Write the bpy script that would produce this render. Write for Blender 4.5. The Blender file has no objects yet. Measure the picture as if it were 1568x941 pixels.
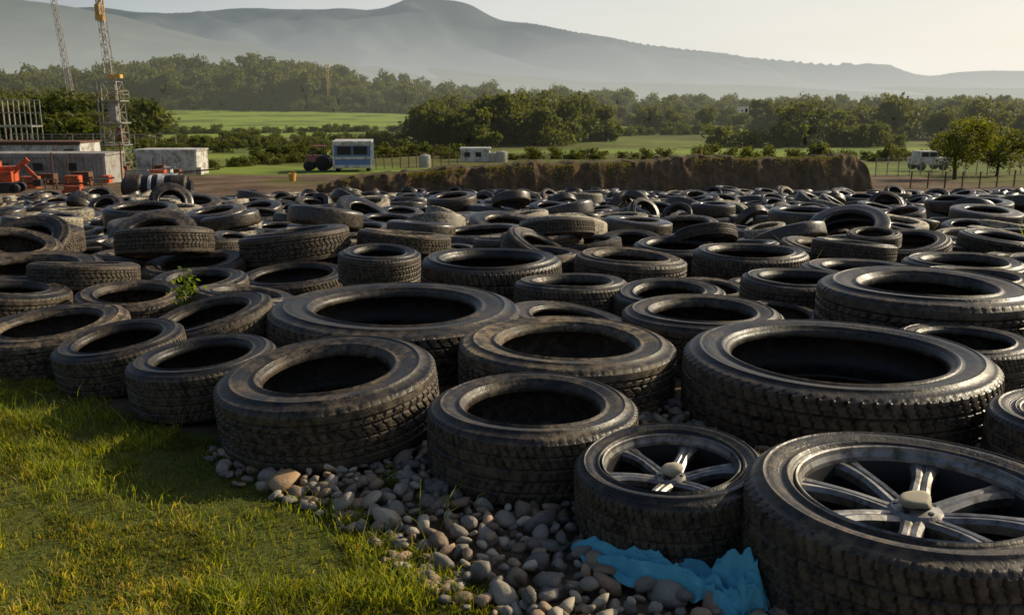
import bpy, math, random
import numpy as np
from mathutils import Vector, Matrix, Euler
random.seed(7); rng=np.random.default_rng(7)
sc=bpy.context.scene
sc.view_settings.view_transform='Standard'; sc.view_settings.look='None'; sc.view_settings.exposure=0
COL=sc.collection
rad=math.radians

# ---------------------------------------------------------------- helpers
def link(o,parent=None):
    COL.objects.link(o)
    if parent: o.parent=parent
    return o
def empty(name,loc=(0,0,0)):
    e=bpy.data.objects.new(name,None); e.location=loc; e.empty_display_size=.1
    return link(e)
def obj(name,me,loc=(0,0,0),rot=(0,0,0),scale=(1,1,1),parent=None):
    o=bpy.data.objects.new(name,me); o.location=loc; o.rotation_euler=rot; o.scale=scale
    return link(o,parent)
def fast(name,V,Fs,mats=(),smooth=False,col=None,midx=None):
    """V (n,3); Fs list of int arrays (m,k)"""
    if not isinstance(Fs,(list,tuple)): Fs=[Fs]
    me=bpy.data.meshes.new(name)
    me.vertices.add(len(V)); me.vertices.foreach_set("co",np.asarray(V,dtype=np.float32).ravel())
    idx=np.concatenate([F.ravel() for F in Fs]).astype(np.int32)
    ks=np.concatenate([np.full(len(F),F.shape[1]) for F in Fs])
    st=np.concatenate([[0],np.cumsum(ks)[:-1]]).astype(np.int32)
    me.loops.add(len(idx)); me.loops.foreach_set("vertex_index",idx)
    me.polygons.add(len(ks)); me.polygons.foreach_set("loop_start",st)
    me.update(calc_edges=True); me.validate()
    sm=np.full(len(me.polygons),bool(smooth)) if not isinstance(smooth,np.ndarray) else smooth
    me.polygons.foreach_set("use_smooth",sm)
    for m in mats: me.materials.append(m)
    if midx is not None: me.polygons.foreach_set("material_index",np.asarray(midx,dtype=np.int32))
    if col is not None:
        a=me.color_attributes.new("col",'FLOAT_COLOR','POINT')
        c=np.ones((len(V),4),dtype=np.float32); c[:,:col.shape[1]]=col
        a.data.foreach_set("color",c.ravel())
    return me
def vnoise(x,y,seed=0):
    x=np.asarray(x,float); y=np.asarray(y,float)
    xi=np.floor(x).astype(np.int64); yi=np.floor(y).astype(np.int64); fx=x-xi; fy=y-yi
    fx=fx*fx*(3-2*fx); fy=fy*fy*(3-2*fy)
    def h(a,b):
        n=(a*374761393+b*668265263+seed*974711)&0xffffffff
        n=((n^(n>>13))*1274126177)&0xffffffff
        return ((n^(n>>16))&0xffff)/65535.
    return (h(xi,yi)*(1-fx)+h(xi+1,yi)*fx)*(1-fy)+(h(xi,yi+1)*(1-fx)+h(xi+1,yi+1)*fx)*fy
def fbm(x,y,o=4,seed=0):
    s=0;a=.5
    for i in range(o):
        s=s+a*vnoise(x*2**i,y*2**i,seed+i); a*=.5
    return s/(1-.5**o)

class MB:
    def __init__(s): s.v=[];s.f=[];s.m=[]
    def box(s,c,d,mi=0,rot=None):
        b=len(s.v)
        for z in(-.5,.5):
            for y in(-.5,.5):
                for x in(-.5,.5):
                    p=Vector((x*d[0],y*d[1],z*d[2]))
                    if rot is not None: p=rot@p
                    s.v.append(tuple(p+Vector(c)))
        for q in((0,2,3,1),(4,5,7,6),(0,1,5,4),(2,6,7,3),(0,4,6,2),(1,3,7,5)):
            s.f.append(tuple(b+i for i in q)); s.m.append(mi)
    def beam(s,a,b,r,mi=0,n=4,r2=None):
        a=Vector(a);b=Vector(b);d=b-a
        if d.length<1e-6:return
        q=d.to_track_quat('Z','Y'); base=len(s.v); r2=r if r2 is None else r2
        for p,rr in((a,r),(b,r2)):
            for i in range(n):
                t=2*math.pi*(i+.5)/n
                s.v.append(tuple(p+q@Vector((math.cos(t)*rr,math.sin(t)*rr,0))))
        for i in range(n):
            j=(i+1)%n; s.f.append((base+i,base+j,base+n+j,base+n+i)); s.m.append(mi)
        s.f.append(tuple(base+i for i in reversed(range(n)))); s.m.append(mi)
        s.f.append(tuple(base+n+i for i in range(n))); s.m.append(mi)
    def lathe(s,prof,n,mi=0,center=(0,0,0),rot=None):
        b=len(s.v);k=len(prof)
        for i in range(n):
            t=2*math.pi*i/n
            for r,z in prof:
                p=Vector((r*math.cos(t),r*math.sin(t),z))
                if rot is not None: p=rot@p
                s.v.append(tuple(p+Vector(center)))
        for i in range(n):
            j=(i+1)%n
            for a in range(k-1):
                s.f.append((b+i*k+a,b+j*k+a,b+j*k+a+1,b+i*k+a+1)); s.m.append(mi)
    def mesh(s,name,mats,smooth=False):
        me=bpy.data.meshes.new(name); me.from_pydata(s.v,[],s.f)
        for m in mats: me.materials.append(m)
        me.polygons.foreach_set("material_index",s.m)
        me.polygons.foreach_set("use_smooth",[smooth]*len(s.f)); me.update(); return me
    def obj(s,name,mats,loc=(0,0,0),rot=(0,0,0),parent=None,smooth=False):
        return obj(name,s.mesh(name,mats,smooth),loc,rot,parent=parent)

# ---------------------------------------------------------------- materials
HAZE=(.57,.56,.46)
class NT:
    def __init__(s,name):
        s.m=bpy.data.materials.new(name); s.m.use_nodes=True; s.t=s.m.node_tree; s.t.nodes.clear()
        s.out=s.n('ShaderNodeOutputMaterial')
    def n(s,ty,**k):
        x=s.t.nodes.new(ty)
        for a,b in k.items(): setattr(x,a,b)
        return x
    def l(s,a,b): s.t.links.new(a,b)
    def noise(s,scale,detail=4,rough=.55,vec=None,coord='Object'):
        x=s.n('ShaderNodeTexNoise'); x.inputs['Scale'].default_value=scale; x.inputs['Detail'].default_value=detail; x.inputs['Roughness'].default_value=rough
        if vec is None:
            if coord=='Pos': vec=s.n('ShaderNodeNewGeometry').outputs['Position']
            else: vec=s.n('ShaderNodeTexCoord').outputs[coord]
        s.l(vec,x.inputs['Vector']); return x.outputs['Fac']
    def ramp(s,fac,stops):
        r=s.n('ShaderNodeValToRGB'); e=r.color_ramp.elements
        while len(e)<len(stops): e.new(.5)
        for i,(p,c) in enumerate(stops):
            e[i].position=p; e[i].color=(c[0],c[1],c[2],1) if not isinstance(c,(int,float)) else (c,c,c,1)
        s.l(fac,r.inputs[0]); return r.outputs[0]
    def mix(s,fac,a,b,mode='MIX'):
        x=s.n('ShaderNodeMix',data_type='RGBA',blend_type=mode)
        for sock,v in((x.inputs[0],fac),(x.inputs[6],a),(x.inputs[7],b)):
            if isinstance(v,(int,float)): sock.default_value=v
            elif isinstance(v,tuple): sock.default_value=(v[0],v[1],v[2],1)
            else: s.l(v,sock)
        return x.outputs[2]
    def math(s,op,a,b=0.,clamp=False,c=None):
        x=s.n('ShaderNodeMath',operation=op,use_clamp=clamp)
        for i,v in enumerate((a,b)):
            if isinstance(v,(int,float)): x.inputs[i].default_value=v
            else: s.l(v,x.inputs[i])
        if c is not None: x.inputs[2].default_value=c
        return x.outputs[0]
    def pbsdf(s,col,rough=.6,metal=0,bump=None,bd=.01,bs=1,spec=.5):
        b=s.n('ShaderNodeBsdfPrincipled')
        for sock,v in((b.inputs['Base Color'],col),(b.inputs['Roughness'],rough),(b.inputs['Metallic'],metal)):
            if isinstance(v,(int,float)): sock.default_value=v
            elif isinstance(v,tuple): sock.default_value=(v[0],v[1],v[2],1)
            else: s.l(v,sock)
        b.inputs['Specular IOR Level'].default_value=spec
        if bump is not None:
            bu=s.n('ShaderNodeBump'); bu.inputs['Distance'].default_value=bd; bu.inputs['Strength'].default_value=bs
            s.l(bump,bu.inputs['Height']); s.l(bu.outputs[0],b.inputs['Normal'])
        return b.outputs[0]
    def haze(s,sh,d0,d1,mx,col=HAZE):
        """haze painted in as emission, growing up the valley and toward the sunlit east"""
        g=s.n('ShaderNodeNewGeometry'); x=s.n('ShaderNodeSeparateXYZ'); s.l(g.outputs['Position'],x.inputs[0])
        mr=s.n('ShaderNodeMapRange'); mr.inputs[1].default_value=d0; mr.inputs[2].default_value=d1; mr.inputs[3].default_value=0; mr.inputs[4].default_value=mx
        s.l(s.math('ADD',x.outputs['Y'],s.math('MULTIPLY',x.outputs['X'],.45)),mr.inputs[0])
        e=s.n('ShaderNodeEmission'); e.inputs[0].default_value=(*col,1)  # flat haze glow painted over the material
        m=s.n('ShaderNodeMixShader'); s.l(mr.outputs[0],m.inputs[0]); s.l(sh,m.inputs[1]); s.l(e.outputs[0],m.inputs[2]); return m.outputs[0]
    def fin(s,sh):
        s.l(sh,s.out.inputs[0])
        try: s.m.cycles.emission_sampling='NONE'
        except Exception: pass
        return s.m
def simple(name,c,rough=.6,metal=0,var=.25,scale=6,dirt=None,haze=False):
    t=NT(name); n=t.noise(scale,3); c2=tuple(x*(1-var) for x in c)
    col=t.mix(n,c2,c)
    if dirt: col=t.mix(t.ramp(t.noise(scale*.6,4,.7),[(.45,0),(.65,1)]),col,dirt)
    sh=t.pbsdf(col,rough,metal)
    if haze: sh=t.haze(sh,30,250,.2)
    return t.fin(sh)

def mat_rubber(name,dust=.5,r0=.30,bs=.3,tread=.5,mud=(.22,.16,.095),bump=True,p0=.38,spec=.4):
    t=NT(name); oi=t.n('ShaderNodeObjectInfo')
    tc=t.n('ShaderNodeTexCoord').outputs['Object']
    vm=t.n('ShaderNodeVectorMath',operation='ADD'); t.l(tc,vm.inputs[0])
    cx=t.n('ShaderNodeCombineXYZ'); t.l(t.math('MULTIPLY',oi.outputs['Random'],37.),cx.inputs[0]); t.l(t.math('MULTIPLY',oi.outputs['Random'],91.),cx.inputs[2]); t.l(cx.outputs[0],vm.inputs[1])
    v=vm.outputs[0]
    n1=t.noise(2.0,3,.6,v); n2=t.noise(11,4,.7,v)
    so=t.n('ShaderNodeSeparateXYZ'); t.l(tc,so.inputs[0])
    r=t.math('SQRT',t.math('ADD',t.math('MULTIPLY',so.outputs[0],so.outputs[0]),t.math('MULTIPLY',so.outputs[1],so.outputs[1])))
    patch=t.math('MULTIPLY',t.ramp(n1,[(p0,.12),(p0+.27,1)]),t.ramp(n2,[(.38,.08),(.65,1)]))
    lvl=t.math('MULTIPLY_ADD',oi.outputs['Random'],dust*.9,False,dust*.35)
    dm=t.math('MULTIPLY',patch,lvl,True)
    # tread band and the moulded bead ring hold more dried mud
    tm=t.math('MULTIPLY',t.ramp(r,[(.955,0),(.985,1)]),t.math('MULTIPLY',t.ramp(n2,[(.36,.10),(.62,1)]),tread))
    dm=t.math('MAXIMUM',dm,tm)
    base=t.mix(n2,(.0035,.0035,.0037),(.011,.0102,.0095))
    col=t.mix(dm,base,mud)
    rough=t.math('ADD',t.math('MULTIPLY_ADD',n2,.30,False,r0),t.math('MULTIPLY',dm,.4))
    if not bump: return t.fin(t.pbsdf(col,rough,0,spec=spec))
    n3=t.noise(60,2,.6,v)
    ang=t.math('ARCTAN2',so.outputs[1],so.outputs[0])
    cl=t.n('ShaderNodeCombineXYZ'); t.l(t.math('MULTIPLY',ang,15.),cl.inputs[0]); t.l(t.math('MULTIPLY',r,26.),cl.inputs[1]); t.l(oi.outputs['Random'],cl.inputs[2])
    let=t.ramp(t.noise(1.6,1,.5,cl.outputs[0]),[(.50,0),(.53,1)])
    band=t.ramp(r,[(.795,0),(.80,1),(.86,1),(.865,0)])
    sec=t.ramp(t.math('SINE',t.math('MULTIPLY',ang,3.)),[(.30,0),(.36,1)])
    let=t.math('MULTIPLY',t.math('MULTIPLY',let,band),sec)
    ring=t.math('MULTIPLY',t.math('SINE',t.math('MULTIPLY',r,330.)),t.ramp(r,[(.70,0),(.71,1),(.77,1),(.78,0)]))
    h=t.math('ADD',t.math('ADD',t.math('MULTIPLY',n3,.35),n2),t.math('ADD',t.math('MULTIPLY',let,1.1),t.math('MULTIPLY',ring,.12)))
    return t.fin(t.pbsdf(col,rough,0,bump=h,bd=.010,bs=bs,spec=spec))
M_rub=mat_rubber("tyre_rubber",.62,.27); M_rub2=mat_rubber("dusty_tyre_rubber",1.05,.34)
M_alu=simple("alloy_metal",(.30,.29,.275),.46,.85,.3,14,(.10,.085,.07))
M_dark=simple("dark_metal",(.015,.015,.016),.5,.3)

# ---------------------------------------------------------------- terrain
PY=[-50,0,3.5,8,20,34,42,70,110,200,300,420,700,1500,3000,9000]
PZ=[.1,0,0,-.3,-1.25,-2.35,-2.75,-3.6,-4.3,-4.0,-2.5,-1.5,0,4,8,10]
def smooth_prof(y): return (np.interp(y*.93,PY,PZ)+np.interp(y,PY,PZ)*2+np.interp(y*1.07,PY,PZ))/4
def T(x,y):
    x=np.asarray(x,float);y=np.asarray(y,float)
    z=smooth_prof(y)
    z=z+9.5*np.exp(-((x+135)/85)**2-((y-410)/70)**2)+4*np.exp(-((x+70)/60)**2-((y-420)/60)**2)
    far=np.clip((y-60)/120,0,1)
    z=z+far*2.0*(fbm(x/60,y/60,3,5)-.5)
    near=np.clip((y-4)/10,0,1)
    z=z+near*.2*(fbm(x/2.5,y/2.5,3,9)-.5)
    return z
# grass lawn edge (world metres)
LAWN=[(-7,5.2),(-2.7,4.35),(-1.9,3.75),(-1.35,3.2),(-.92,2.95),(-.78,2.72),(-.42,2.42),(-.16,2.14),(.05,1.9),(.14,1.6),(.2,0.5),(.25,-6)]
def lawn_side(x,y):
    lx=np.array([p[0] for p in LAWN][::-1]);
    ly=np.array([p[1] for p in LAWN][::-1])
    return np.interp(y,ly,lx)-x
GP=[(-.80,2.72),(-.62,3.0),(-.3,3.2),(.6,3.5),(1.9,3.2),(2.6,2.4),(2.2,1.2),(.3,1.1),(.14,1.6),(.05,1.9),(-.16,2.14),(-.42,2.42)]
def inpoly(x,y,P):
    c=np.zeros(np.shape(x),bool);n=len(P)
    for i in range(n):
        x1,y1=P[i];x2,y2=P[(i+1)%n]
        c^=((y1>y)!=(y2>y))&(x<(x2-x1)*(y-y1)/(y2-y1+1e-12)+x1)
    return c
ys=np.concatenate([np.linspace(-8,9,150),np.geomspace(9.15,9000,230)])
us=np.linspace(-1,1,241)
us=np.sign(us)*np.abs(us)**1.25
Yg,Ug=np.meshgrid(ys,us,indexing='ij'); Xg=Ug*(9+1.1*np.abs(Yg)); Zg=T(Xg,Yg)
ls=lawn_side(Xg,Yg)
gr=np.clip(.5+ls/.25+(fbm(Xg*3,Yg*3,3,3)-.5)*1.2,0,1)*(Yg<7)
n=fbm(Xg/9,Yg/14,4,21)
field=np.clip((n-.42)*6,0,1)*(Yg>36)*np.clip((Yg-36)/25,0,1)
field=np.where(Yg>75,np.clip((fbm(Xg/45,Yg/30,3,31)-.25)*8,0,1),field)
weeds=np.clip((fbm(Xg/1.3,Yg/1.3,3,41)-.58)*6,0,1)*(Yg>5)*(Yg<34)*.5
gr=np.maximum(np.maximum(gr,field),weeds)
bright=np.clip((fbm(Xg/70,Yg/22,3,51)-.38)*5,0,1)*(Yg>60)
bright=np.maximum(bright,np.clip((Yg-170)/25,0,1)*(Yg<335)*np.clip((-5-Xg)/15,0,1)*(.55+.45*(fbm(Xg/30,Yg/18,2,8)>.42)))
gr=np.maximum(gr,(bright>.5)*1.)
V=np.stack([Xg,Yg,Zg],-1).reshape(-1,3); nr,nc=Xg.shape
I=np.arange(nr*nc).reshape(nr,nc); F=np.stack([I[:-1,:-1],I[:-1,1:],I[1:,1:],I[1:,:-1]],-1).reshape(-1,4)
t=NT("ground_soil_and_grass"); at=t.n('ShaderNodeAttribute',attribute_name='col'); sp=t.n('ShaderNodeSeparateColor'); t.l(at.outputs['Color'],sp.inputs[0])
na=t.noise(9,5,.65,coord='Pos'); nb=t.noise(.35,4,.6,coord='Pos'); nf=t.noise(.06,4,.6,coord='Pos')
soil=t.mix(na,(.04,.025,.014),(.12,.078,.046)); soil=t.mix(t.ramp(nb,[(.4,0),(.65,1)]),soil,(.17,.115,.07))
gra=t.mix(na,(.045,.06,.010),(.11,.12,.022)); gra=t.mix(t.ramp(nb,[(.45,0),(.65,1)]),gra,(.13,.12,.03))
brt=t.mix(nb,(.15,.21,.03),(.27,.33,.05)); brt=t.mix(t.ramp(nf,[(.48,0),(.58,.8)]),brt,(.09,.13,.022))
gra=t.mix(sp.outputs[1],gra,brt)
msk=t.ramp(t.math('ADD',sp.outputs[0],t.math('MULTIPLY',t.math('SUBTRACT',na,.5),.9)),[(.4,0),(.6,1)])
col=t.mix(msk,soil,gra)
sh=t.pbsdf(col,.95,0,bump=na,bd=.035,bs=.8,spec=.15)
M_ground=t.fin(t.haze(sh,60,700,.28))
me=fast("ground",V,F,[M_ground],True,np.stack([gr.ravel(),bright.ravel(),np.zeros(gr.size)],-1))
obj("ground",me)

# ---------------------------------------------------------------- tyres
def tyre_mesh(name,rb,N,pattern,K,mat,hi=True):
    hh=.31
    side=[(rb-.015,hh*.66),(rb,hh*.80),(rb+.012,hh*.88),(rb+.035,hh*.90),(rb+.04,hh*.97),(rb+.055,hh*.99),(rb+.065,hh*.93)]
    a=rb+.07; w=.955-a
    side+=[(a+w*.10,hh*.92),(a+w*.3,hh*.985),(a+w*.5,hh),(a+w*.62,hh*.99),(a+w*.63,hh*1.014),(a+w*.66,hh*1.014),(a+w*.67,hh*.975),(a+w*.85,hh*.93),(.945,hh*.885),(.951,hh*.895),(.968,hh*.85),(.982,hh*.80)]
    nt=31 if hi else 7
    zt=np.linspace(.77,-.77,nt)
    tread=[(1.0-.010*abs(z/.78)**3,hh*z) for z in zt]
    inner=[(.955,0),(.945,hh*.5),(.90,hh*.78),(.80,hh*.88),(rb+.06,hh*.78),(rb,hh*.6)]
    if not hi: side=[side[i] for i in (0,2,5,6,9,14,18)]
    top=[("s",)+p for p in side]; tr=[("t",)+p for p in tread]; bot=[("s",p[0],-p[1]) for p in reversed(side)]
    inn=[("i",p[0],-p[1]) for p in reversed(inner)]+[("i",)+p for p in inner[1:]]
    prof=top+tr+bot+inn; k=len(prof)
    th=np.linspace(0,2*np.pi,N,endpoint=False)
    R=np.array([[p[1] for p in prof]]*N); Z=np.array([[p[2] for p in prof]]*N)
    TH=np.repeat(th[:,None],k,1)
    if hi:
        isT=np.array([p[0]=='t' for p in prof]); zz=np.array([p[2] for p in prof])/hh
        zz2=np.repeat(zz[None,:],N,0); ph=TH/(2*np.pi)*K
        g=np.zeros_like(R); W=.035
        if pattern=='block':
            zig=np.abs(((zz2*1.6+.5)%1)-.5)*1.4
            g[((ph+zig)%1)<.2]=1
            for c in(-.3,0,.3): g[np.abs(zz2-c)<W]=1
            g[(np.abs(zz2)>.5)&(((ph*1+.5*np.sign(zz2))%1)>.2)]=0; g[(np.abs(np.abs(zz2)-.52)<W)]=1
        elif pattern=='rib':
            g[((ph+np.abs(zz2)*1.8)%1<.18)&(np.abs(zz2)>.2)]=.8
            for c in(-.45,-.16,.16,.45): g[np.abs(zz2-c)<W]=1
        else:
            g[((ph+zz2*1.2)%1)<.2]=.8
            for c in(-.36,0,.36): g[np.abs(zz2-c)<W]=1
        R=R-np.where(isT[None,:],g*.020,0)
        sh_=np.array([p[0]=='s' and p[1]>.96 for p in prof])
        lug=((ph+.5)%1)<.2
        R=R-np.where(sh_[None,:]&lug,.009,0)
    # slight sag and out-of-round of worn carcasses
    R=R*(1+.006*np.cos(2*TH+K)); Z=Z+.010*np.cos(TH*2+1+K)*np.sign(Z)*(R<.97)
    X=R*np.cos(TH); Y=R*np.sin(TH)
    V=np.stack([X,Y,Z],-1).reshape(-1,3)
    i=np.arange(N)[:,None]; a_=np.arange(k)[None,:]; i2=(i+1)%N; a2=(a_+1)%k
    F=np.stack([i*k+a_,i*k+a2,i2*k+a2,i2*k+a_],-1)
    F=F[...,::-1].reshape(-1,4)
    tt=np.array([p[0]!='t' for p in prof]); smf=np.repeat((tt&np.roll(tt,-1))[None,:],N,0).ravel()
    if not hi: smf[:]=True
    return fast(name,V,F,[mat],smf)
HI=[tyre_mesh("tyre_block_tread",.585,400,'block',66,M_rub),
    tyre_mesh("tyre_rib_tread",.64,400,'rib',80,M_rub),
    tyre_mesh("tyre_wide_tread",.69,400,'slant',80,M_rub),
    tyre_mesh("tyre_dusty_tread",.62,400,'block',66,M_rub2)]
M_rubf=mat_rubber("weathered_tyre_rubber",.8,.15,.15,.35,bump=False,spec=.55)
M_rubp=mat_rubber("dusty_highlight_tyre_rubber",1.9,.30,.15,.7,(.42,.36,.26),bump=False,p0=.28)  # far tyres: dust made paler, sunlit highlights painted into its colour
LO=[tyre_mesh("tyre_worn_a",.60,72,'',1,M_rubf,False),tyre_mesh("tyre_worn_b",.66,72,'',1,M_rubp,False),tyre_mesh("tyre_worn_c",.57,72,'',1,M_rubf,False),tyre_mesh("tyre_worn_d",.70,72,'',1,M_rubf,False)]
# kind, x,y,R,thickness, tiltx, tilty, variant
NEAR=[("w1",.965,2.03,.40,.27,0,0,2),("w2",.43,2.31,.262,.215,3,-3,2),
("",.065,2.77,.338,.235,0,0,1),("",-.641,3.069,.386,.24,4,-4,0),("",.22,3.56,.44,.235,0,1,3),
("",1.208,3.29,.56,.26,0,0,2),("",-.556,4.25,.60,.27,0,1,1),("",.895,4.2,.38,.26,0,0,3),("",2.10,4.55,.53,.34,0,0,0),
("",-.135,5.90,.46,.34,0,0,2),("",.347,5.22,.34,.26,-3,0,1),("",.84,6.43,.40,.28,0,3,3),("",1.80,6.83,.43,.3,0,0,2),
("",1.72,5.40,.34,.27,0,0,3),("",-1.20,3.43,.285,.20,2,-4,1),("",-1.66,3.76,.27,.19,5,-6,1),("",-1.42,4.2,.31,.2,6,-12,3),
("",-2.15,4.15,.35,.19,4,-3,3),("",-1.45,4.85,.29,.22,-5,8,0),("",-2.1,4.95,.3,.22,4,3,3),("",-2.8,4.95,.33,.24,-4,6,0),
("",3.08,6.15,.40,.3,0,0,1),("",2.77,5.35,.33,.28,0,2,3),("",2.35,6.1,.38,.26,0,0,0),("w3",1.74,2.64,.27,.24,0,0,1),
("",.87,4.95,.31,.24,3,-3,0),("",-.72,5.22,.34,.2,0,0,0),("",-1.95,5.6,.3,.22,5,0,0),("",.2,6.85,.36,.28,0,0,3),("",1.35,7.5,.35,.28,4,0,1),
("",2.75,3.8,.42,.25,0,0,1),("",3.2,4.6,.36,.25,0,0,2),("",-3.4,5.0,.34,.24,0,4,3)]
placed=[]
def put_tyre(name,mesh,x,y,z,R,th,tx=0,ty=0,parent=None,rz=None):
    rz=random.random()*6.28 if rz is None else rz
    m=Euler((rad(tx),rad(ty),0)).to_matrix()@Euler((0,0,rz)).to_matrix()
    return obj(name,mesh,(x,y,z),m.to_euler(),(R,R,th/.62),parent)
wheels=[]
for k,x,y,R,th,tx,ty,v in NEAR:
    z=float(T(x,y))+th/2+ (R*math.sin(rad(max(abs(tx),abs(ty))))*.75)
    if k:
        e=empty("alloy_wheel_with_tyre",(x,y,z)); e.rotation_euler=(rad(tx),rad(ty),0)
        put_tyre("tyre",HI[v],0,0,0,R,th,0,0,e); wheels.append((k,e,R,th,HI[v]))
    else: put_tyre("tyre",HI[v],x,y,z,R,th,tx,ty)
    placed.append((x,y,R))
put_tyre("tyre",HI[0],-.80,5.45,float(T(-.8,5.4))+.32,.25,.2,3,2)

# dumped tyre field: linked copies under one parent
field_e=empty("tyre_dump")
cnt=0
pts=[list(p) for p in placed]
cell={}
def key(x,y): return (int(x//1),int(y//1))
for p in pts: cell.setdefault(key(p[0],p[1]),[]).append(p)
def free(x,y,R,f=.93):
    a,b=key(x,y)
    for i in(-1,0,1):
        for j in(-1,0,1):
            for q in cell.get((a+i,b+j),()):
                if (q[0]-x)**2+(q[1]-y)**2<(f*(q[2]+R))**2: return False
    return True
base=[]
for it in range(46000):
    y=3.4+ (34-3.4)*random.random()**.9; x=random.uniform(-(.66*y+1.6),.66*y+1.8)
    if lawn_side(np.array(x),np.array(y))>-.35 and y<6: continue
    if y<4.0 and x<1.8: continue
    if x<-2.5-.12*(y-20) and y>27: continue
    if y>31.5+1.2*math.sin(x*.7): continue
    R=random.choice([.22,.28,.34,.38,.44,.5]) if y<11 else random.choice([.24,.29,.33,.38,.45])
    if free(x,y,R):
        pp=[x,y,R]; cell.setdefault(key(x,y),[]).append(pp); base.append(pp)
for x,y,R in base:
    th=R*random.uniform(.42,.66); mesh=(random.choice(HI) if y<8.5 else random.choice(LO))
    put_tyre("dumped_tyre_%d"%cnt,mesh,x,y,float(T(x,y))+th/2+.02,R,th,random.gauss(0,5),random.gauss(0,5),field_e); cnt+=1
    if (y>6.3 or (y>5.2 and x<-1.2)) and random.random()<.62:
        R2=random.choice((.22,.27,.32,.36,.42)); th2=R2*random.uniform(.42,.62)
        x2=x+random.uniform(-.35,.35); y2=y+random.uniform(-.35,.35)
        tl_=14 if random.random()<.4 else 6
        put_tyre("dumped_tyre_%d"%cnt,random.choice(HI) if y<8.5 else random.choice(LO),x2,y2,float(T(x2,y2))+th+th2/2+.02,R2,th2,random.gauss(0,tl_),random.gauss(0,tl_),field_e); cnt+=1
    if y>12 and random.random()<.07:
        R2=random.uniform(.22,.32); th2=R2*.6
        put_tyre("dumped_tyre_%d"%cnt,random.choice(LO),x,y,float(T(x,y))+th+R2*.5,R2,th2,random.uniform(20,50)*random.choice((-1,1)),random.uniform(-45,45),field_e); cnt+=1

# alloy wheels inside tyres
def wheel_mesh(kind,rb):
    hh=.31; b=MB()
    b.lathe([(rb-.004,hh*.70),(rb+.012,hh*.90),(rb+.004,hh*.94),(rb-.008,hh*.92),(rb-.014,hh*.84),(rb-.03,hh*.74),(rb-.034,hh*.66)],96,0)
    b.lathe([(rb-.034,hh*.66),(rb-.06,hh*.30),(rb-.09,-hh*.5),(rb-.06,-hh*.8),(rb,-hh*.86)],96,1)
    def blade(a,r0,r1,w0,w1,z0,z1,th=.07,skew=0):
        base=len(b.v); S=12
        for i in range(S+1):
            u=i/S; r=r0+(r1-r0)*u; w=w0+(w1-w0)*(2*u-1)**2*(u>.5)+ (0 if u>.5 else (w1-w0)*.25*(1-2*u)); z=z0+(z1-z0)*(u**1.3)+.02*math.sin(u*math.pi)
            aa=a+skew*u; c=Vector((math.cos(aa),math.sin(aa),0)); n=Vector((-math.sin(aa),math.cos(aa),0))
            for s_,dz in((-1,-th),(-1,-.022),(-.62,0),(-.18,-.004),(0,-.014),(.18,-.004),(.62,0),(1,-.022),(1,-th)):
                b.v.append(tuple(c*r+n*(s_*w/2)+Vector((0,0,z+dz))))
        for i in range(S):
            for j in range(9):
                j2=(j+1)%9; p=base+i*9
                b.f.append((p+j,p+j2,p+9+j2,p+9+j)); b.m.append(0)
    zf=hh*.66; ze=hh*.68
    if kind=='w1':
        for i in range(8): blade(2*math.pi*i/8+.2,.12,rb-.02,.115,.21,zf-.05,ze)
    elif kind=='w2':
        for i in range(6): blade(2*math.pi*i/6+.35,.12,rb-.02,.14,.25,zf-.05,ze)
    else:
        for i in range(5):
            a=2*math.pi*i/5+.5
            for s_ in(-1,1): blade(a+s_*.10,.12,rb-.03,.08,.09,zf-.03,ze,skew=s_*.14)
    b.lathe([(.001,zf-.05),(.055,zf-.05),(.06,zf-.018),(.085,zf-.018),(.14,zf-.03),(.165,zf-.06),(.165,zf-.14),(.001,zf-.14)],40,0)
    for i in range(5):
        a=2*math.pi*i/5; c=(.112*math.cos(a),.112*math.sin(a),0)
        b.lathe([(.018,zf-.03),(.018,zf-.020),(.001,zf-.020)],10,1,center=c)
    b.lathe([(.001,-hh*.35),(rb-.1,-hh*.35)],48,1)
    return b.mesh("alloy_rim",[M_alu,M_dark],False),zf
M_stone_pale=simple("pale_stone",(.46,.40,.28),.8,0,.3,30)
rbs={HI[0].name:.585,HI[1].name:.64,HI[2].name:.69,HI[3].name:.62}
def pebble(seed,sub=3,flat=.6):
    import bmesh
    bm=bmesh.new(); bmesh.ops.create_icosphere(bm,subdivisions=sub,radius=1)
    r=np.random.default_rng(seed); dirs=r.normal(size=(10,3)); dirs/=np.linalg.norm(dirs,axis=1)[:,None]; d=r.uniform(.50,.88,10)
    V=np.array([v.co[:] for v in bm.verts]); F=np.array([[v.index for v in f.verts] for f in bm.faces]); bm.free()
    for k in range(10):
        pr=V@dirs[k]; over=np.clip(pr-d[k],0,None); V=V-over[:,None]*dirs[k]*.85
    V=V*np.array([1.15,r.uniform(.6,.95),flat*r.uniform(.8,1.25)]); return V,F
for k,e,R,th,hm in wheels:
    me,zf=wheel_mesh(k,rbs[hm.name]); o=obj("alloy_rim",me,scale=(R,R,th/.62),parent=e)
    o.rotation_euler=(0,0,{'w1':.1,'w2':.75,'w3':0}[k])
    if k!='w3':
        V,F=pebble(3 if k=='w1' else 5,3,.5)
        me=fast("hub_stone",V*.044*(1 if k=='w1' else .75),F,[M_stone_pale],True)
        obj("hub_stone",me,(0,-.005,(zf-.018)*th/.62+.012),(0,0,.4),parent=e)

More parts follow.
